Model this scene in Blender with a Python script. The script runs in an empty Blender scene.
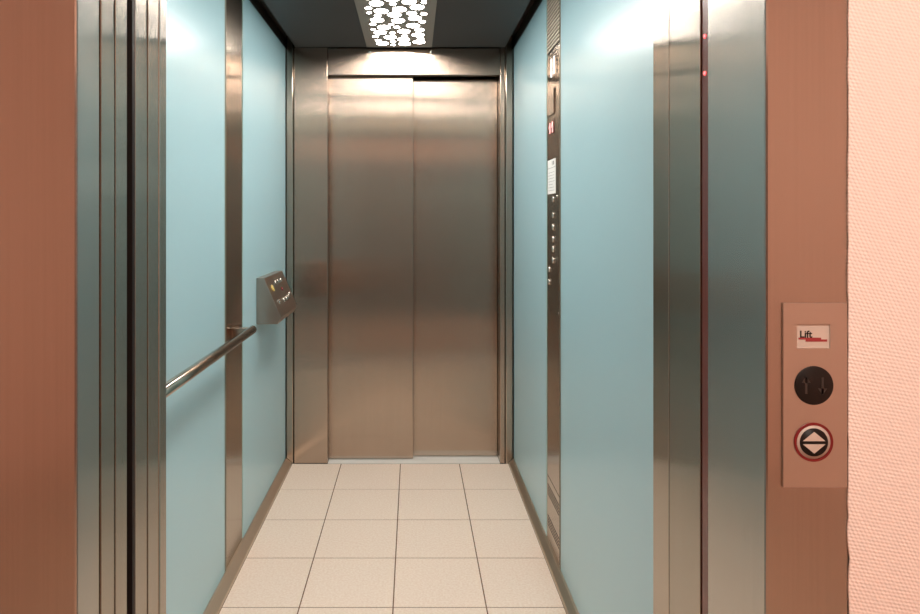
import bpy, bmesh, math, random
from mathutils import Vector, Matrix

S = bpy.context.scene
C = S.collection
F, VX, VY, H = 643.0, 413.0, 218.0, 1.26      # focal length in px, vanishing point, eye height

# ------------------------------------------------------------------ camera, world, exposure
cam = bpy.data.cameras.new('camera')
cam.sensor_width = 36.0
cam.lens = 36.0 * F / 920.0
cam.shift_x = (460.0 - VX) / 920.0
cam.shift_y = -(307.0 - VY) / 920.0
cam.clip_start = 0.02
co = bpy.data.objects.new('camera', cam)
co.location = (0, 0, H)
co.rotation_euler = (math.pi / 2, 0, 0)
C.objects.link(co)
S.camera = co
w = bpy.data.worlds.new('world')
S.world = w
w.use_nodes = True
w.node_tree.nodes['Background'].inputs[0].default_value = (0.9, 0.8, 0.7, 1)
w.node_tree.nodes['Background'].inputs[1].default_value = 0.02
S.view_settings.view_transform = 'Standard'
S.view_settings.look = 'None'
S.view_settings.gamma = 1.0
S.view_settings.exposure = 0.3
S.view_settings.use_curve_mapping = False
S.cycles.use_denoising = True
S.cycles.max_bounces = 12
S.cycles.glossy_bounces = 8
S.cycles.diffuse_bounces = 6
S.cycles.sample_clamp_indirect = 6.0

CABIN_LIGHT = 35.0      # emission of the perforated ceiling lights
HALL_FILL = 93.0       # emission of the added landing fill lamp

# ------------------------------------------------------------------ materials
def srgb(r, g, b):
    def f(c):
        c /= 255.0
        return c / 12.92 if c <= 0.04045 else ((c + 0.055) / 1.055) ** 2.4
    return (f(r), f(g), f(b), 1)

def mat(name, col, rough=0.5, metal=0.0, **kw):
    m = bpy.data.materials.new(name)
    m.use_nodes = True
    p = m.node_tree.nodes['Principled BSDF']
    p.inputs['Base Color'].default_value = col
    p.inputs['Roughness'].default_value = rough
    p.inputs['Metallic'].default_value = metal
    for k, v in kw.items():
        p.inputs[k].default_value = v
    return m

def nodes(m):
    return m.node_tree.nodes, m.node_tree.links, m.node_tree.nodes['Principled BSDF']

def noise(m, scale=(1, 1, 1), size=5.0, detail=2.0):
    n, l, p = nodes(m)
    tc = n.new('ShaderNodeTexCoord')
    mp = n.new('ShaderNodeMapping')
    mp.inputs['Scale'].default_value = scale
    t = n.new('ShaderNodeTexNoise')
    t.inputs['Scale'].default_value = size
    t.inputs['Detail'].default_value = detail
    l.new(tc.outputs['Object'], mp.inputs[0])
    l.new(mp.outputs[0], t.inputs['Vector'])
    return t

def ramp(m, src, c0, c1, p0=0.3, p1=0.7):
    n, l, p = nodes(m)
    r = n.new('ShaderNodeValToRGB')
    r.color_ramp.elements[0].position = p0
    r.color_ramp.elements[1].position = p1
    r.color_ramp.elements[0].color = c0
    r.color_ramp.elements[1].color = c1
    l.new(src, r.inputs[0])
    return r.outputs[0]

def steel(name, col, rough=0.24, aniso=0.9, streak=0.10, grain='z', brush=0.0):
    m = mat(name, col, rough, 1.0)
    n, l, p = nodes(m)
    p.inputs['Anisotropic'].default_value = aniso
    g = n.new('ShaderNodeNewGeometry')
    cr = n.new('ShaderNodeVectorMath')
    cr.operation = 'CROSS_PRODUCT'
    cr.inputs[1].default_value = (0.002, 0.003, 1) if grain == 'z' else (1, 0.002, 0.003)
    l.new(g.outputs['Normal'], cr.inputs[0])
    l.new(cr.outputs[0], p.inputs['Tangent'])
    if brush > 0:                       # fine vertical brushing: normals scatter sideways only
        acc = None
        for k in range(2):
            off = n.new('ShaderNodeVectorMath'); off.operation = 'MULTIPLY_ADD'
            off.inputs[1].default_value = (9173.0, 8461.0, 7793.0)
            off.inputs[2].default_value = (k * 17.3, k * 5.1, k * 29.7)
            l.new(g.outputs['Position'], off.inputs[0])
            wn = n.new('ShaderNodeTexWhiteNoise'); wn.noise_dimensions = '3D'
            l.new(off.outputs[0], wn.inputs['Vector'])
            a = n.new('ShaderNodeMath'); a.operation = 'ADD'
            l.new(wn.outputs['Value'], a.inputs[0])
            if acc is None: a.inputs[1].default_value = -1.0
            else: l.new(acc, a.inputs[1])
            acc = a.outputs[0]
        k = n.new('ShaderNodeMath'); k.operation = 'MULTIPLY'; k.inputs[1].default_value = brush
        l.new(acc, k.inputs[0])
        sc = n.new('ShaderNodeVectorMath'); sc.operation = 'SCALE'
        l.new(cr.outputs[0], sc.inputs[0]); l.new(k.outputs[0], sc.inputs['Scale'])
        ad = n.new('ShaderNodeVectorMath'); ad.operation = 'ADD'
        l.new(g.outputs['Normal'], ad.inputs[0]); l.new(sc.outputs[0], ad.inputs[1])
        nm = n.new('ShaderNodeVectorMath'); nm.operation = 'NORMALIZE'
        l.new(ad.outputs[0], nm.inputs[0])
        l.new(nm.outputs[0], p.inputs['Normal'])
    sc = (1, 1, 0.006) if grain == 'z' else (0.006, 1, 1)
    t = noise(m, sc, 260.0, 3.0)
    d = tuple(c * (1 - streak) for c in col[:3]) + (1,)
    b = tuple(min(1, c * (1 + streak)) for c in col[:3]) + (1,)
    l.new(ramp(m, t.outputs[0], d, b), p.inputs['Base Color'])
    t2 = noise(m, (1, 1, 0.25), 3.5, 3.0)
    mr = n.new('ShaderNodeMapRange')
    mr.inputs[3].default_value = rough * 0.88
    mr.inputs[4].default_value = rough * 1.12
    l.new(t2.outputs[0], mr.inputs[0])
    l.new(mr.outputs[0], p.inputs['Roughness'])
    return m

STEEL = (0.45, 0.362, 0.297, 1)
M = {}
M['steel'] = steel('brushed_steel', (0.40, 0.355, 0.30, 1), 0.18, 1.0, streak=0.04, brush=0.06)
M['steel_door'] = steel('brushed_steel_door', STEEL, 0.20, 1.0, streak=0.03, brush=0.28)
M['steel_frame'] = steel('brushed_steel_frame', (0.49, 0.45, 0.41, 1), 0.23, streak=0.03)
M['steel_fine'] = steel('satin_steel', (0.43, 0.37, 0.31, 1), 0.18, 0.9, 0.04)
M['steel_plate'] = mat('plain_steel_plate', (0.40, 0.36, 0.315, 1), 0.30, 1.0)
M['call_plate'] = mat('satin_call_plate', (0.56, 0.51, 0.465, 1), 0.36, 1.0)
M['skirting'] = mat('satin_steel_skirting', (0.62, 0.53, 0.43, 1), 0.40, 1.0)
M['slat'] = mat('satin_steel_slat', (0.62, 0.55, 0.46, 1), 0.5, 0.55)
M['chrome'] = mat('polished_steel', (0.75, 0.72, 0.68, 1), 0.24, 1.0)
M['dark_metal'] = mat('dark_bronze_metal', (0.045, 0.035, 0.028, 1), 0.45, 0.3)
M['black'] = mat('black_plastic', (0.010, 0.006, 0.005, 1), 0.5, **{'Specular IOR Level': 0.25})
M['black_gap'] = mat('unlit_shaft_black', (0.02, 0.015, 0.012, 1), 0.9)  # near-black colour stands in for the unlit depth of the shaft
M['aluminium'] = mat('bright_aluminium_sill', (0.90, 0.87, 0.83, 1), 0.45, 0.2)
M['ceiling'] = mat('charcoal_ceiling_sheet', (0.040, 0.040, 0.041, 1), 0.5)
M['plate'] = mat('light_grey_light_plate', (0.34, 0.30, 0.26, 1), 0.45, 0.3)
M['paper'] = mat('white_paper', (0.85, 0.85, 0.83, 1), 0.6)
M['ink'] = mat('grey_ink', (0.22, 0.22, 0.22, 1), 0.6)
M['red'] = mat('red_enamel', (0.17, 0.006, 0.009, 1), 0.35)
M['red_print'] = mat('red_print', (0.30, 0.03, 0.035, 1), 0.5)
M['red_profile'] = mat('dark_red_plastic_profile', (0.15, 0.045, 0.038, 1), 0.22)
M['yellow'] = mat('yellow_button', (0.70, 0.50, 0.16, 1), 0.3)
M['label'] = mat('pale_label', (0.55, 0.45, 0.39, 1), 0.5)
M['glyph'] = mat('faint_grey_glyph', (0.035, 0.025, 0.022, 1), 0.5)

def emit(name, col, s):
    m = mat(name, (0.8, 0.8, 0.8, 1), 0.4)
    p = m.node_tree.nodes['Principled BSDF']
    p.inputs['Emission Color'].default_value = col
    p.inputs['Emission Strength'].default_value = s
    return m
M['lamp'] = emit('lit_diffuser', (1.0, 0.935, 0.86, 1), CABIN_LIGHT)
M['hall_fill_lamp'] = emit('lit_landing_fill_glass', (1.0, 0.89, 0.79, 1), HALL_FILL)
M['led_red'] = emit('red_led', (1.0, 0.03, 0.04, 1), 4.0)
M['digit'] = emit('lit_red_digit', (1.0, 0.10, 0.10, 1), 0.8)
M['led_white'] = emit('pale_lit_bar', (0.80, 0.90, 1.0, 1), 1.0)

# satin back-painted glass
m = mat('satin_turquoise_glass', srgb(174, 211, 221), 0.25)
nodes(m)[2].inputs['Specular IOR Level'].default_value = 0.32
M['glass'] = m
M['glass_edge'] = mat('green_glass_edge', srgb(165, 198, 196), 0.2)
M['edge_strip'] = mat('olive_grey_strip', srgb(98, 96, 80), 0.5)  # even olive-grey strips along the glass edges

# tiles
m = mat('beige_floor_tile', srgb(222, 196, 165), 0.42)
n_, l_, p_ = nodes(m)
t_ = noise(m, (1, 1, 1), 130.0, 6.0)
l_.new(ramp(m, t_.outputs[0], srgb(240, 216, 198), srgb(250, 231, 216), 0.35, 0.65), p_.inputs['Base Color'])
M['tile'] = m
M['grout'] = mat('brown_grout', srgb(128, 96, 72), 0.9)

# woven wallpaper painted pink: slanting rows of little beads
def wallpaper(name, col):
    m = mat(name, col, 0.75)
    n, l, p = nodes(m)
    tc = n.new('ShaderNodeTexCoord')
    outs = []
    for ang, per in ((math.radians(80), 0.0046), (math.radians(25), 0.0046)):
        vm = n.new('ShaderNodeVectorMath')
        vm.operation = 'DOT_PRODUCT'
        k = 2 * math.pi / per
        vm.inputs[1].default_value = (math.cos(ang) * k, math.cos(ang) * k, math.sin(ang) * k)
        l.new(tc.outputs['Object'], vm.inputs[0])
        s = n.new('ShaderNodeMath')
        s.operation = 'SINE'
        l.new(vm.outputs['Value'], s.inputs[0])
        outs.append(s)
    a = n.new('ShaderNodeMath')
    a.operation = 'ADD'
    l.new(outs[0].outputs[0], a.inputs[0])
    l.new(outs[1].outputs[0], a.inputs[1])
    nz = noise(m, (1, 1, 1), 240.0, 2.0)
    b = n.new('ShaderNodeMath')
    b.operation = 'MULTIPLY_ADD'
    b.inputs[1].default_value = 1.6
    l.new(nz.outputs[0], b.inputs[0])
    l.new(a.outputs[0], b.inputs[2])
    bp = n.new('ShaderNodeBump')
    bp.inputs['Strength'].default_value = 0.5
    bp.inputs['Distance'].default_value = 0.0005
    l.new(b.outputs[0], bp.inputs['Height'])
    l.new(bp.outputs[0], p.inputs['Normal'])
    return m
M['wallpaper'] = wallpaper('pink_woven_wallpaper', srgb(242, 224, 216))
M['hall_wall'] = wallpaper('salmon_woven_wallpaper', srgb(240, 204, 187))
M['hall_ceiling'] = mat('white_hall_ceiling', srgb(235, 225, 212), 0.8)
M['hall_floor'] = mat('brown_hall_floor', srgb(186, 158, 138), 0.5)
M['added_hall_door'] = mat('dark_brown_added_door', srgb(36, 22, 18), 0.5)

# ------------------------------------------------------------------ mesh helpers
class MB:
    def __init__(s):
        s.bm = bmesh.new()
    def box(s, x0, x1, y0, y1, z0, z1, bevel=0.0, mi=0):
        r = bmesh.ops.create_cube(s.bm, size=1.0)
        vs = r['verts']
        for v in vs:
            v.co = Vector(((x0 + x1) / 2 + v.co.x * (x1 - x0), (y0 + y1) / 2 + v.co.y * (y1 - y0), (z0 + z1) / 2 + v.co.z * (z1 - z0)))
        fs = {f for v in vs for f in v.link_faces}
        for f in fs:
            f.material_index = mi
        if bevel > 0:
            es = list({e for v in vs for e in v.link_edges})
            q = bmesh.ops.bevel(s.bm, geom=es, offset=bevel, segments=2, profile=0.5, affect='EDGES')
            for f in q['faces']:
                f.material_index = mi
        return s
    def prism(s, poly, axis, a, b, bevel=0.0, mi=0):
        """poly in the plane across `axis`, pushed from a to b"""
        def P(u, v, t):
            return {'x': (t, u, v), 'y': (u, t, v), 'z': (u, v, t)}[axis]
        va = [s.bm.verts.new(P(u, v, a)) for u, v in poly]
        vb = [s.bm.verts.new(P(u, v, b)) for u, v in poly]
        fs = [s.bm.faces.new(va), s.bm.faces.new(list(reversed(vb)))]
        k = len(poly)
        for i in range(k):
            fs.append(s.bm.faces.new((va[i], va[(i + 1) % k], vb[(i + 1) % k], vb[i])))
        for f in fs:
            f.material_index = mi
        bmesh.ops.recalc_face_normals(s.bm, faces=fs)
        if bevel > 0:
            es = list({e for f in fs for e in f.edges})
            bmesh.ops.bevel(s.bm, geom=es, offset=bevel, segments=2, profile=0.5, affect='EDGES')
        return s
    def lathe(s, c, d, prof, seg=32, mi=0):
        """profile [(radius, distance along d)], capped at both ends when radius > 0"""
        d = Vector(d).normalized()
        u = d.orthogonal().normalized()
        v = d.cross(u)
        c = Vector(c)
        rings = []
        for r, h in prof:
            if r <= 1e-7:
                rings.append([s.bm.verts.new(c + d * h)])
            else:
                rings.append([s.bm.verts.new(c + d * h + (u * math.cos(2 * math.pi * i / seg) + v * math.sin(2 * math.pi * i / seg)) * r) for i in range(seg)])
        fs = []
        for A, B in zip(rings, rings[1:]):
            for i in range(seg):
                j = (i + 1) % seg
                if len(A) == 1 and len(B) == 1:
                    continue
                if len(A) == 1:
                    fs.append(s.bm.faces.new((A[0], B[i], B[j])))
                elif len(B) == 1:
                    fs.append(s.bm.faces.new((A[i], A[j], B[0])))
                else:
                    fs.append(s.bm.faces.new((A[i], A[j], B[j], B[i])))
        if len(rings[0]) > 1:
            fs.append(s.bm.faces.new(list(reversed(rings[0]))))
        if len(rings[-1]) > 1:
            fs.append(s.bm.faces.new(rings[-1]))
        bmesh.ops.recalc_face_normals(s.bm, faces=fs)
        for f in fs:
            f.material_index = mi
            f.smooth = len(f.verts) == 4 or len(f.verts) == 3
        return s
    def ring(s, c, d, r0, r1, h, seg=48, mi=0):
        """flat washer standing h out of c along d"""
        d = Vector(d).normalized()
        u = d.orthogonal().normalized()
        v = d.cross(u)
        c = Vector(c)
        P = lambda r, t, i: c + d * t + (u * math.cos(2 * math.pi * i / seg) + v * math.sin(2 * math.pi * i / seg)) * r
        R = [[s.bm.verts.new(P(r, t, i)) for i in range(seg)] for r, t in ((r0, 0), (r1, 0), (r1, h), (r0, h))]
        fs = []
        for a in range(4):
            A, B = R[a], R[(a + 1) % 4]
            for i in range(seg):
                j = (i + 1) % seg
                fs.append(s.bm.faces.new((A[i], A[j], B[j], B[i])))
        bmesh.ops.recalc_face_normals(s.bm, faces=fs)
        for f in fs:
            f.material_index = mi
        return s
    def tube(s, pts, r, seg=24, mi=0):
        pts = [Vector(p) for p in pts]
        rings = []
        for k, p in enumerate(pts):
            t = (pts[min(k + 1, len(pts) - 1)] - pts[max(k - 1, 0)]).normalized()
            up = Vector((0, 0, 1))
            u = t.cross(up).normalized()
            v = u.cross(t)
            rings.append([s.bm.verts.new(p + (u * math.cos(2 * math.pi * i / seg) + v * math.sin(2 * math.pi * i / seg)) * r) for i in range(seg)])
        fs = []
        for A, B in zip(rings, rings[1:]):
            for i in range(seg):
                j = (i + 1) % seg
                f = s.bm.faces.new((A[i], A[j], B[j], B[i]))
                f.smooth = True
                fs.append(f)
        fs.append(s.bm.faces.new(list(reversed(rings[0]))))
        fs.append(s.bm.faces.new(rings[-1]))
        bmesh.ops.recalc_face_normals(s.bm, faces=fs)
        for f in fs:
            f.material_index = mi
        return s
    def build(s, name, mats, parent=None, base=None):
        me = bpy.data.meshes.new(name)
        s.bm.to_mesh(me)
        s.bm.free()
        if not isinstance(mats, (list, tuple)):
            mats = [mats]
        for k in mats:
            me.materials.append(M[k])
        o = bpy.data.objects.new(name, me)
        C.objects.link(o)
        if parent is not None:
            o.parent = parent
            o.matrix_parent_inverse = world_of(parent).inverted()
        return o

def world_of(o):
    m = Matrix.LocRotScale(o.location, o.rotation_euler, o.scale)
    return world_of(o.parent) @ o.matrix_parent_inverse @ m if o.parent else m

def tag(o, label=None, cat=None, group=None, kind=None):
    if label: o['label'] = label
    if cat: o['category'] = cat
    if group: o['group'] = group
    if kind: o['kind'] = kind
    return o

def thing(name, loc, label, cat, group=None):
    o = bpy.data.objects.new(name, None)
    o.empty_display_size = 0.05
    o.location = loc
    C.objects.link(o)
    return tag(o, label, cat, group)

def struct(mb, name, mats, label, cat):
    return tag(mb.build(name, mats), label, cat, kind='structure')

def text_mesh(body, size, extrude, material, name, parent, matrix):
    cu = bpy.data.curves.new(name, 'FONT')
    cu.body = body
    cu.size = size
    cu.extrude = extrude
    cu.offset = size * 0.022
    cu.align_x = 'LEFT'
    to = bpy.data.objects.new(name + '_tmp', cu)
    C.objects.link(to)
    bpy.context.view_layer.update()
    me = bpy.data.meshes.new_from_object(to.evaluated_get(bpy.context.evaluated_depsgraph_get()))
    bpy.data.objects.remove(to)
    bpy.data.curves.remove(cu)
    me.transform(matrix)
    me.materials.clear()
    me.materials.append(M[material])
    me.name = name
    o = bpy.data.objects.new(name, me)
    C.objects.link(o)
    o.parent = parent
    o.matrix_parent_inverse = world_of(parent).inverted()
    return o

# ------------------------------------------------------------------ main measures (metres; x right, y into the cabin)
XL, XR = -0.652, 0.5155            # faces of the glass walls
XDL, XDR = -0.4385, 0.4475          # far door opening
YB = 3.30                         # back wall face
ZC = 2.135                        # cabin ceiling
YF = 0.815                        # landing frame face

# ------------------------------------------------------------------ cabin shell
# floor: tiles with open joints on a grout bed
mb = MB()
xs = [-0.618, -0.3683, -0.0645, 0.2378, 0.4880]
ys = [1.115, 1.4775, 1.7795, 2.0815, 2.3840, 2.6860, 2.9880, 3.298]
mb.box(-0.66, 0.522, 1.112, 3.2995, -0.04, -0.0016, mi=1)
g = 0.0021
for i in range(4):
    for j in range(len(ys) - 1):
        mb.box(xs[i] + (g if i else 0), xs[i + 1] - (g if i < 3 else 0), ys[j] + g, ys[j + 1] - g, -0.012, 0.0, 0.0008)
struct(mb, 'floor', ['tile', 'grout'], 'beige square-tiled elevator cabin floor with thin brown joints', 'floor')

# ceiling: floating charcoal sheet with a dark slot along both side walls
mb = MB()
mb.box(-0.603, 0.472, 1.115, 3.296, ZC, ZC + 0.02, 0.001)
struct(mb, 'ceiling', 'ceiling', 'charcoal grey cabin ceiling sheet around the perforated light', 'ceiling')
mb = MB()
mb.box(-0.70, 0.56, 1.0, 3.55, 2.20, 2.23)
struct(mb, 'ceiling', 'dark_metal', 'dark cabin roof showing in the slot beside the ceiling sheet', 'ceiling')

# left wall
mb = MB()
mb.box(-0.71, -0.666, 1.112, 3.44, 0.0, 2.2)
wl = struct(mb, 'wall_left', 'dark_metal', 'left cabin wall of turquoise glass panels with a steel divider', 'wall')
def glass(x0, x1, y0, y1, parent, side):
    b = MB().box(x0, x1, y0, y1, 0.031, 2.128, 0.0015)
    o = b.build('glass_panel', ['glass', 'glass_edge'], parent)
    for p in o.data.polygons:
        if abs(p.normal.y) > 0.3:
            p.material_index = 1
    return o
glass(-0.665, XL, 1.116, 2.228, wl, 1)
glass(-0.665, XL, 2.466, 3.286, wl, 1)
MB().box(-0.665, -0.6525, 2.2285, 2.247, 0.031, 2.128).build('edge_strip', 'edge_strip', wl)
MB().box(-0.665, -0.6538, 2.248, 2.460, 0.031, 2.128, 0.001).build('steel_divider', 'steel_fine', wl)

# right wall
mb = MB()
mb.box(0.5265, 0.57, 1.2, 3.44, 0.0, 2.2)
wr = struct(mb, 'wall_right', 'dark_metal', 'right cabin wall of turquoise glass panels around the steel control column', 'wall')
glass(XR, 0.5255, 1.2, 2.243, wr, -1)
glass(XR, 0.5255, 2.484, 3.286, wr, -1)
MB().box(0.5159, 0.5255, 2.2435, 2.262, 0.031, 2.128).build('edge_strip', 'edge_strip', wr)
MB().box(0.519, 0.5255, 2.2625, 2.478, 0.031, 2.128, 0.001).build('steel_column', 'steel_fine', wr)

# skirting
mb = MB().prism([(-0.665, 0.0), (-0.619, 0.0), (-0.621, 0.010), (-0.647, 0.030), (-0.665, 0.030)], 'y', 1.116, 3.288, 0.0008)
struct(mb, 'baseboard_left', 'skirting', 'sloping steel skirting under the left glass wall', 'baseboard')
mb = MB().prism([(0.525, 0.0), (0.489, 0.0), (0.491, 0.010), (0.510, 0.030), (0.525, 0.030)], 'y', 1.2, 3.288, 0.0008)
struct(mb, 'baseboard_right', 'skirting', 'sloping steel skirting under the right glass wall', 'baseboard')

# corner posts
mb = MB().box(-0.650, -0.614, 3.291, 3.33, 0.0, 2.195, 0.004)
struct(mb, 'trim_1', 'steel_fine', 'narrow steel post in the back left corner of the cabin', 'trim')
mb = MB().box(0.4745, 0.512, 3.291, 3.33, 0.0, 2.195, 0.004)
struct(mb, 'trim_2', 'steel_fine', 'narrow steel post in the back right corner of the cabin', 'trim')

# back wall: jambs and header round the far door
mb = MB()
mb.box(-0.70, 0.56, 3.46, 3.50, -0.05, 2.2)
wb = struct(mb, 'wall_back', 'black_gap', 'back cabin wall with steel jambs and header round the far door', 'wall')
MB().box(-0.611, XDL, YB, 3.338, 0.0, 2.195, 0.003).build('jamb', 'steel_door', wb)
MB().box(XDR, 0.472, YB, 3.43, 0.0, 2.195, 0.003).build('jamb', 'steel_door', wb)
MB().box(XDL + 0.002, XDR - 0.002, YB + 0.002, 3.338, 1.995, 2.132, 0.002).build('header', 'steel_door', wb)
for x in (-0.222, 0.092):  # small chrome domes added in place of bright glints on the header
    MB().lathe((x, YB + 0.002, 2.112), (0, -1, 0), [(0.008, 0), (0.008, 0.002), (0.006, 0.005), (0.003, 0.0065), (0.0, 0.007)], 24).build('glint_dome', 'chrome', wb)

# far door
mb = MB().box(XDL + 0.001, XDR - 0.001, 3.302, 3.455, -0.03, 0.003, 0.001)
d1 = struct(mb, 'door_1', 'aluminium', 'closed far elevator door of two sliding brushed steel leaves', 'door')
MB().box(-0.60, 0.000, 3.348, 3.374, 0.007, 2.03, 0.002).build('door_leaf', 'steel_door', d1)
MB().box(-0.03, XDR - 0.003, 3.388, 3.414, 0.007, 2.03, 0.002).build('door_leaf', 'steel_door', d1)

# cabin front: returns and header on the near side
mb = MB()
mb.box(-0.421, 0.447, 1.08, 1.198, 2.0, 2.195, 0.002)
wf = struct(mb, 'wall_front', 'steel', 'near steel front of the cabin framing its open doorway', 'wall')
MB().box(-0.70, -0.4212, 1.0685, 1.1, 0.0, 2.195, 0.003).build('jamb', 'steel', wf)
MB().box(0.447, 0.56, 1.124, 1.197, 0.0, 2.195, 0.0007).build('jamb', 'steel_fine', wf)
MB().box(0.4476, 0.56, 1.003, 1.1228, 0.0, 2.195, 0.0007).build('jamb', 'steel', wf)

# near doors slid open into the left side: car leaves and landing leaves
mb = MB().box(-0.426, 0.447, 0.98, 1.064, -0.03, 0.003)
dc = struct(mb, 'door_2', 'aluminium', 'open near cabin door, its two steel leaves slid back to the left', 'door')
MB().box(-0.93, -0.4236, 0.9816, 1.0245, 0.007, 2.06, 0.0008).build('door_leaf', 'steel', dc)
MB().box(-0.93, -0.4242, 0.972, 0.981, 0.007, 2.06).build('gap_shade_strip', 'black', dc)  # black strip added to give the door gap its deep shade
MB().box(-0.93, -0.4224, 1.0258, 1.0672, 0.007, 2.06, 0.0008).build('door_leaf', 'steel', dc)
mb = MB().box(-0.426, 0.447, 0.874, 0.962, -0.03, 0.003)
dl = struct(mb, 'door_3', 'aluminium', 'open landing door with wide steel frame, its two leaves slid to the left', 'door')
MB().box(-0.93, -0.4248, 0.8763, 0.9150, 0.007, 2.06, 0.0008).build('door_leaf', 'steel', dl)
MB().box(-0.93, -0.4236, 0.9163, 0.9525, 0.007, 2.06, 0.0008).build('door_leaf', 'steel', dl)
fr = MB()
fr.box(-0.585, -0.426, YF, 0.875, 0.0, 2.16, 0.003)
fr.box(0.447, 0.5535, YF, 0.977, 0.0, 2.16, 0.003)
fr.box(-0.426, 0.447, YF, 0.872, 2.0, 2.16, 0.003)
fr.build('door_frame', 'steel_frame', dl)

# shaft behind the landing wall
mb = MB()
mb.box(-1.00, -0.96, 0.83, 1.30, -0.1, 2.4)
mb.box(0.575, 0.60, 0.83, 1.198, -0.1, 2.4)
struct(mb, 'wall_shaft', 'black_gap', 'dark shaft behind the landing door leaves', 'wall')

# ------------------------------------------------------------------ landing
random.seed(4)
mb = MB()
edge = []
z = 0.0
while z <= 2.16:
    amp = 0.0014 if 0.70 < z < 0.93 else 0.0005
    edge.append((0.5505 + random.uniform(-amp, amp) + (0.0012 if z < 0.85 else 0.0), z))
    z += 0.018
poly = [(2.0, 0.0), (2.0, 2.5)] + [(0.5505, 2.5)] + list(reversed(edge))
mb.prism(poly, 'y', 0.8125, 0.8145)
struct(mb, 'wall_landing', 'wallpaper', 'pink woven wallpaper wall right of the landing frame', 'wall')
mb = MB()
mb.box(-2.0, -0.58, 0.806, 0.8145, 0.0, 2.5)
mb.box(-0.58, 0.5505, 0.806, 0.8145, 2.155, 2.5)
struct(mb, 'wall_landing', 'wallpaper', 'pink landing wall left of and above the elevator frame', 'wall')
mb = MB().box(-2.0, 2.0, -1.7, 0.87, -0.06, 0.0)
struct(mb, 'floor_landing', 'hall_floor', 'brown landing floor in front of the elevator', 'floor')
mb = MB().box(-2.0, 2.0, -1.7, 0.82, 2.5, 2.55)
struct(mb, 'ceiling_landing', 'hall_ceiling', 'white landing ceiling', 'ceiling')
mb = MB()
mb.box(-2.05, 2.05, -1.75, -1.7, 0.0, 2.5)
struct(mb, 'wall_hall_back', 'hall_wall', 'salmon hall wall opposite the elevator', 'wall')
mb = MB()  # unseen door, added so the steel leaves reflect something dark
mb.box(-0.62, 0.62, -1.699, -1.655, 0.004, 2.0, 0.004)
for xa, xb in ((-0.54, -0.06), (0.06, 0.54)):
    for za, zb_ in ((0.15, 0.85), (0.98, 1.86)):
        mb.box(xa, xb, -1.656, -1.648, za, zb_, 0.003)
struct(mb, 'added_door', 'added_hall_door', 'unseen dark brown double door added across the landing to darken steel reflections', 'door')
mb = MB()
mb.box(-2.05, -2.0, -1.7, 0.83, 0.0, 2.5)
struct(mb, 'wall_hall_left', 'hall_wall', 'salmon hall wall at the left end of the landing', 'wall')
mb = MB()
mb.box(2.0, 2.05, -1.7, 0.83, 0.0, 2.5)
struct(mb, 'wall_hall_right', 'hall_wall', 'salmon hall wall at the right end of the landing', 'wall')

# ------------------------------------------------------------------ ceiling lights
def pack(x0, x1, y0, y1, seed):
    rnd = random.Random(seed)
    out = []
    for r, tries in ((0.0285, 900), (0.0205, 300), (0.0135, 3000), (0.0105, 2000)):
        for _ in range(tries):
            x = rnd.uniform(x0 + r, x1 - r)
            y = rnd.uniform(y0 + r, y1 - r)
            if r > 0.029 and len(out) > (y1 - y0) * 26:
                break
            if all((x - a) ** 2 + (y - b) ** 2 > (r + q + 0.0165) ** 2 for a, b, q in out):
                out.append((x, y, r))
    return out
def ceiling_light(y0, y1, seed, label):
    cx = -0.0695
    t = thing('ceiling_light', (cx, (y0 + y1) / 2, ZC), label, 'ceiling light', 'perforated lights in the cabin ceiling')
    MB().box(cx - 0.166, cx + 0.166, y0, y1, ZC - 0.006, ZC - 0.0003, 0.002).build('perforated_plate', 'plate', t)
    b = MB()
    for x, y, r in pack(cx - 0.131, cx + 0.131, y0 + 0.015, y1 - 0.035, seed):
        b.lathe((x, y, ZC - 0.0055), (0, 0, -1), [(r, 0), (r, 0.0012)], 28)
    b.build('diffuser', 'lamp', t)
    return t
ceiling_light(2.12, 3.275, 11, 'lit perforated ceiling light with round holes nearest the far door')
ceiling_light(1.30, 2.02, 5, 'second perforated ceiling light by the cabin entrance, seen only in steel reflections')

# ------------------------------------------------------------------ handrail
rail_x, rail_z = -0.585, 0.853
t = thing('handrail', (XL, 1.85, rail_z), 'round brushed steel handrail along the left glass wall', 'handrail')
ye = 2.345
MB().tube([(rail_x, 1.22, rail_z), (rail_x, 1.7, rail_z), (rail_x, ye - 0.001, rail_z)], 0.0155, 28).build('rail', 'steel_fine', t)
MB().lathe((rail_x, ye - 0.001, rail_z), (0, 1, 0), [(0.0155, 0), (0.0150, 0.0025), (0.012, 0.004), (0, 0.004)], 28).build('end_cap', 'steel_fine', t)
for yb in (2.328, 1.30):
    xw = -0.6536 if yb > 2 else XL + 0.0002
    a = MB().box(xw + 0.004, rail_x - 0.006, yb - 0.014, yb + 0.014, rail_z - 0.022, rail_z + 0.011, 0.002).build('bracket', 'steel_fine', t)
    MB().box(xw, xw + 0.005, yb - 0.019, yb + 0.019, rail_z - 0.038, rail_z + 0.018, 0.001).build('wall_flange', 'steel_fine', a)

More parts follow.
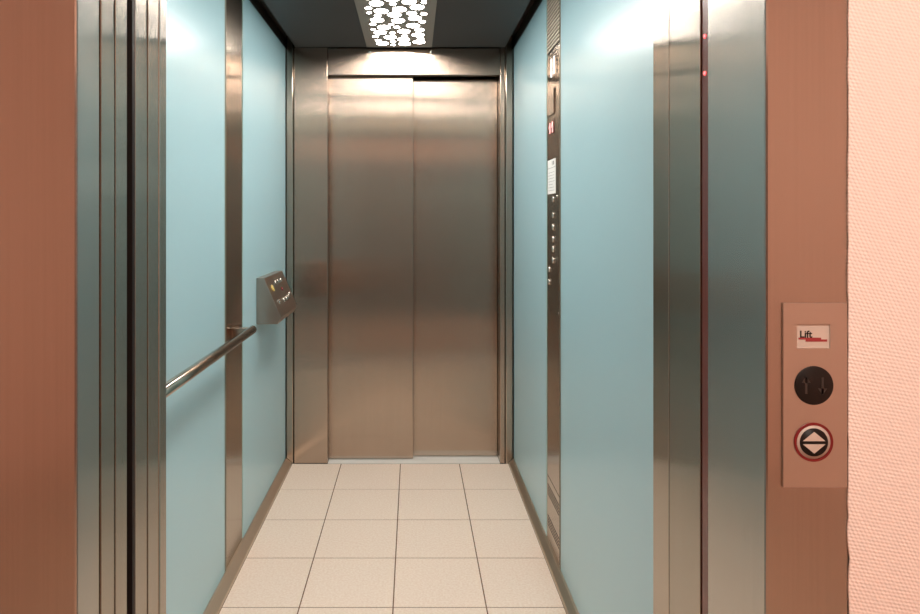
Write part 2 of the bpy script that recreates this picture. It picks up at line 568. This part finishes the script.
# ------------------------------------------------------------------ sloping control box on the left wall
bx0, by0, by1 = XL + 0.0003, 2.675, 3.045
zt, zb = 1.010, 0.818
prof = [(bx0, zb), (bx0, zt), (bx0 + 0.032, zt), (bx0 + 0.103, 0.845), (bx0 + 0.088, zb)]
t = thing('control_box', (XL, (by0 + by1) / 2, (zt + zb) / 2), 'grey steel box with sloping button face on left glass wall', 'control panel')
MB().prism(prof, 'y', by0, by1, 0.0015).build('housing', 'steel_plate', t)
A = Vector((bx0 + 0.032, 0, zt)); B = Vector((bx0 + 0.103, 0, 0.845))
dn = (B - A).normalized()
nrm = Vector((-dn.z, 0, dn.x))
if nrm.x < 0: nrm = -nrm
L = (B - A).length
def on_face(u, v):            # u along the wall 0..1, v down the slope 0..1
    p = A + dn * (v * L)
    return Vector((p.x, by0 + u * (by1 - by0), p.z)) + nrm * 0.0002
def box_button(u, v, r, m, name, lab=None):
    o = MB().lathe(on_face(u, v), nrm, [(r, 0), (r, 0.003), (r * 0.8, 0.005), (0, 0.0052)], 24).build(name, m, t)
    if lab: o['label'] = lab
box_button(0.17, 0.30, 0.0145, 'yellow', 'alarm_button', 'yellow alarm button')
for u in (0.42, 0.57, 0.72): box_button(u, 0.20, 0.0105, 'chrome', 'push_button')
box_button(0.585, 0.42, 0.0095, 'red', 'push_button', 'small red button')
for u, v in ((0.20, 0.66), (0.455, 0.68), (0.60, 0.68), (0.745, 0.66), (0.86, 0.62)):
    box_button(u, v, 0.0105, 'chrome', 'push_button')

# ------------------------------------------------------------------ main operating panel on the right column
def zat(px, py, x=0.5165):
    d = x * F / (px - VX)
    return d, H + (VY - py) * d / F
FX = 0.516                     # front face of the cover plate
t = thing('operating_panel', (0.519, 2.36, 1.40), 'tall narrow steel panel with buttons and red display on right wall', 'control panel')
MB().box(FX, 0.5187, 2.268, 2.470, 0.915, 1.872, 0.0008).build('cover_plate', 'steel_fine', t)
for y in (2.277, 2.462):
    MB().lathe((FX, y, 0.922), (-1, 0, 0), [(0.004, 0), (0.004, 0.001), (0.0025, 0.002), (0, 0.0022)], 16).build('screw', 'chrome', t)
MB().box(FX, 0.5187, 2.268, 2.470, 0.278, 0.9125, 0.0008).build('lower_cover', 'steel_fine', t)
# lit indicator at the top
MB().box(FX - 0.0022, FX - 0.0001, 2.300, 2.440, 1.775, 1.860, 0.0006).build('indicator_window', 'steel_fine', t)
MB().box(FX - 0.0034, FX - 0.0021, 2.336, 2.350, 1.786, 1.850, 0.0006).build('light_bar', 'led_white', t)
MB().box(FX - 0.0034, FX - 0.0021, 2.378, 2.394, 1.782, 1.850, 0.0006).build('light_bar', 'led_white', t)
# blank raised plate
MB().box(FX - 0.005, FX - 0.0001, 2.338, 2.455, 1.642, 1.735, 0.001).build('name_plate', 'steel_fine', t)
# red floor display with two upright figures
MB().box(FX - 0.0015, FX - 0.0001, 2.348, 2.448, 1.570, 1.622, 0.0006).build('display_window', 'red_profile', t)
def seg_one(y):
    b = MB()
    b.box(FX - 0.0026, FX - 0.0014, y - 0.007, y + 0.007, 1.576, 1.616, 0.0006)
    b.prism([(y + 0.006, 1.616), (y + 0.006, 1.604), (y + 0.020, 1.596)], 'x', FX - 0.0026, FX - 0.0014)
    return b
seg_one(2.372).build('lit_digit', 'digit', t)
seg_one(2.415).build('lit_digit', 'digit', t)
def wall_button(y, z, r, lab=None):
    b = MB().ring((FX, y, z), (-1, 0, 0), r, r * 1.28, 0.0015, 32).build('button_collar', 'steel_fine', t)
    MB().lathe((FX - 0.0001, y, z), (-1, 0, 0), [(r * 0.96, 0), (r * 0.96, 0.003), (r * 0.75, 0.005), (0, 0.0056)], 24).build('push_button', 'chrome', b)
for py in (199, 215, 227, 239, 249, 260):
    d, z = zat(553.2, py)
    wall_button(2.362, z, 0.0125)
for py in (269, 281.5):
    d, z = zat(549, py)
    wall_button(2.428, z, 0.0105)
MB().lathe((FX, 2.295, 1.338), (-1, 0, 0), [(0.005, 0), (0.005, 0.002), (0, 0.003)], 16).build('key_switch', 'chrome', t)

# white notice stuck under the display
t = thing('notice', (FX, 2.39, 1.41), 'white paper notice stuck on the steel operating panel under the red display', 'notice')
MB().box(FX - 0.0006, FX - 0.0001, 2.325, 2.462, 1.350, 1.478).build('paper_sheet', 'paper', t)
b = MB()
b.box(FX - 0.0008, FX - 0.0005, 2.327, 2.460, 1.4460, 1.4475)
for k in range(7):
    y1 = 2.452 - random.uniform(0, 0.01)
    y0 = 2.340 + random.uniform(0, 0.04)
    b.box(FX - 0.0008, FX - 0.0005, y0, y1, 1.362 + k * 0.0112, 1.3633 + k * 0.0112)
b.box(FX - 0.0008, FX - 0.0005, 2.352, 2.366, 1.456, 1.470)
b.box(FX - 0.0008, FX - 0.0005, 2.376, 2.384, 1.456, 1.470)
b.build('printed_lines', 'ink', t)

# vents of the column
t = thing('vent_grille', (0.519, 2.365, 1.99), 'slatted steel vent grille at the top of the right control column', 'vent')
MB().box(0.5172, 0.5188, 2.266, 2.472, 1.884, 2.124).build('backing', 'black', t)
b = MB()
z = 1.888
while z < 2.115:
    b.prism([(0.5170, z), (0.5170, z + 0.0105), (0.5155, z + 0.0095), (0.5140, z + 0.001)], 'y', 2.267, 2.470)
    z += 0.0145
b.build('slats', 'slat', t)
t = thing('vent_grille', (0.519, 2.365, 0.17), 'steel vent grille with two sets of slots low on the right control column', 'vent')
MB().box(0.5178, 0.5188, 2.266, 2.472, 0.036, 0.275).build('backing', 'black', t)
b = MB()
def bars(z0, z1): b.box(0.5160, 0.5177, 2.272, 2.462, z0, z1, 0.0003)
b.box(0.5160, 0.5177, 2.266, 2.272, 0.036, 0.275)
b.box(0.5160, 0.5177, 2.462, 2.472, 0.036, 0.275)
bars(0.036, 0.088)
for base in (0.088, 0.206):
    for k in range(3):
        bars(base + 0.0055 + k * 0.0115, base + 0.0115 + k * 0.0115)
bars(0.088 + 0.0405, 0.206)
bars(0.206 + 0.0405, 0.275)
b.build('face_plate', 'steel_fine', t)

# ------------------------------------------------------------------ landing call panel
PY = YF - 0.003                # front face of the plate
def px2(px, py, y=PY):
    return (px - VX) * y / F, H + (VY - py) * y / F
x0, z1 = px2(783.4, 303.2)
x1, z0 = px2(847.2, 487.5)
t = thing('call_panel', ((x0 + x1) / 2, YF, (z0 + z1) / 2), 'steel elevator call plate with round button on the right frame', 'call panel')
# plate with a sunk label window: built as a frame of four bars
lx0, lz1 = px2(797.0, 324.3)
lx1, lz0 = px2(830.2, 348.3)
b = MB()
b.prism([(x0, z0), (x1, z0), (x1, lz0), (x0, lz0)], 'y', PY, YF - 0.0002)
b.prism([(x0, lz1), (x1, lz1), (x1, z1), (x0, z1)], 'y', PY, YF - 0.0002)
b.prism([(x0, lz0), (lx0, lz0), (lx0, lz1), (x0, lz1)], 'y', PY, YF - 0.0002)
b.prism([(lx1, lz0), (x1, lz0), (x1, lz1), (lx1, lz1)], 'y', PY, YF - 0.0002)
b.build('face_plate', 'call_plate', t)
lab = MB().box(lx0, lx1, YF - 0.0010, YF - 0.0003, lz0, lz1).build('logo_label', 'label', t)
LY = YF - 0.0010
def lp(px, py): return px2(px, py, LY)
tx, tz = lp(799.5, 337.4)
text_mesh('Lift', 0.0122, 0.0002, 'black', 'logo_lettering', lab,
          Matrix.Translation((tx, LY - 0.0002, tz)) @ Matrix.Rotation(math.pi / 2, 4, 'X') @ Matrix.Diagonal((1.0, 1.0, 1.0, 1.0)))
b = MB()
for a0, a1, c0, c1 in ((798.4, 821, 337.6, 339.4), (805.5, 827, 339.4, 341.6)):
    p0 = lp(a0, c1); p1 = lp(a1, c0)
    b.box(p0[0], p1[0], LY - 0.0004, LY - 0.0001, p0[1], p1[1])
b.build('red_stripes', 'red_print', lab)
# arrow indicator
cx, cz = px2(813.7, 385.4)
R = 19.4 * PY / F
ind = MB().lathe((cx, PY, cz), (0, -1, 0), [(R, -0.002), (R, 0.0008), (R * 0.97, 0.0014), (0, 0.0014)], 48).build('arrow_indicator', 'black', t)
def arrow(ax, s):
    b = MB()
    k = R * 0.42
    y1 = PY - 0.0014; y0 = y1 - 0.0003
    b.box(ax - k * 0.13, ax + k * 0.13, y0, y1, cz - k, cz + k)
    b.prism([(ax, cz + s * k * 1.15), (ax - k * 0.55, cz + s * k * 0.35), (ax + k * 0.55, cz + s * k * 0.35)], 'y', y0, y1)
    return b
arrow(cx - R * 0.42, 1).build('arrow_mark', 'glyph', ind)
arrow(cx + R * 0.42, -1).build('arrow_mark', 'glyph', ind)
# call button
cx, cz = px2(813.3, 442.0)
k = PY / F
btn = MB().ring((cx, PY, cz), (0, -1, 0), 17.0 * k, 19.5 * k, 0.0012).build('red_ring', 'red', t)
MB().lathe((cx, PY, cz), (0, -1, 0), [(16.8 * k, -0.002), (16.8 * k, 0.0008), (0, 0.0008)], 48).build('button_collar', 'label', btn)
MB().lathe((cx, PY - 0.0008, cz), (0, -1, 0), [(14 * k, 0), (14 * k, 0.0008), (0, 0.0008)], 48).build('button_disc', 'black', btn)
b = MB()
y1 = PY - 0.00165; y0 = y1 - 0.0005
b.prism([(cx, cz + 10.6 * k), (cx - 11.2 * k, cz + 1.4 * k), (cx + 11.2 * k, cz + 1.4 * k)], 'y', y0, y1)
b.prism([(cx, cz - 11.0 * k), (cx - 11.2 * k, cz - 1.8 * k), (cx + 11.2 * k, cz - 1.8 * k)], 'y', y0, y1)
b.build('direction_triangles', 'label', btn)

# ------------------------------------------------------------------ light curtain in the right hand slit
t = thing('light_curtain', (0.455, 0.99, 1.0), 'slim dark red sensor strip with red lights in the right door slit', 'sensor')
MB().box(0.4497, 0.480, 0.9795, 1.0015, 0.03, 2.02, 0.0015).build('profile', 'red_profile', t)
for z in (1.540, 1.483):
    MB().lathe((0.4498, 0.9905, z), (-1, 0, 0), [(0.0032, 0), (0.0028, 0.0012), (0, 0.002)], 16).build('red_light', 'led_red', t)

# rubber stop on the left jamb
o = MB().lathe((-0.4210, 1.085, 0.578), (1, 0, 0), [(0.0085, 0), (0.0085, 0.003), (0.006, 0.005), (0, 0.0055)], 24).build('door_stop', 'black')
tag(o, 'small round black stop low on the left steel jamb', 'door stop')

# ------------------------------------------------------------------ fill lamp added on the landing ceiling, unseen behind the camera
def hall_fill_lamp(x, y):
    t = thing('landing_fill_lamp', (x, y, 2.5), 'round white fill lamp added on the landing ceiling, unseen behind the camera', 'ceiling light')
    MB().lathe((x, y, 2.4998), (0, 0, -1), [(0.20, 0), (0.20, 0.03), (0.19, 0.032)], 40).build('lamp_base', 'plate', t)
    MB().lathe((x, y, 2.4675), (0, 0, -1), [(0.188, 0), (0.18, 0.03), (0.13, 0.055), (0.06, 0.066), (0, 0.068)], 40).build('lamp_glass', 'hall_fill_lamp', t)
hall_fill_lamp(0.35, -0.55)
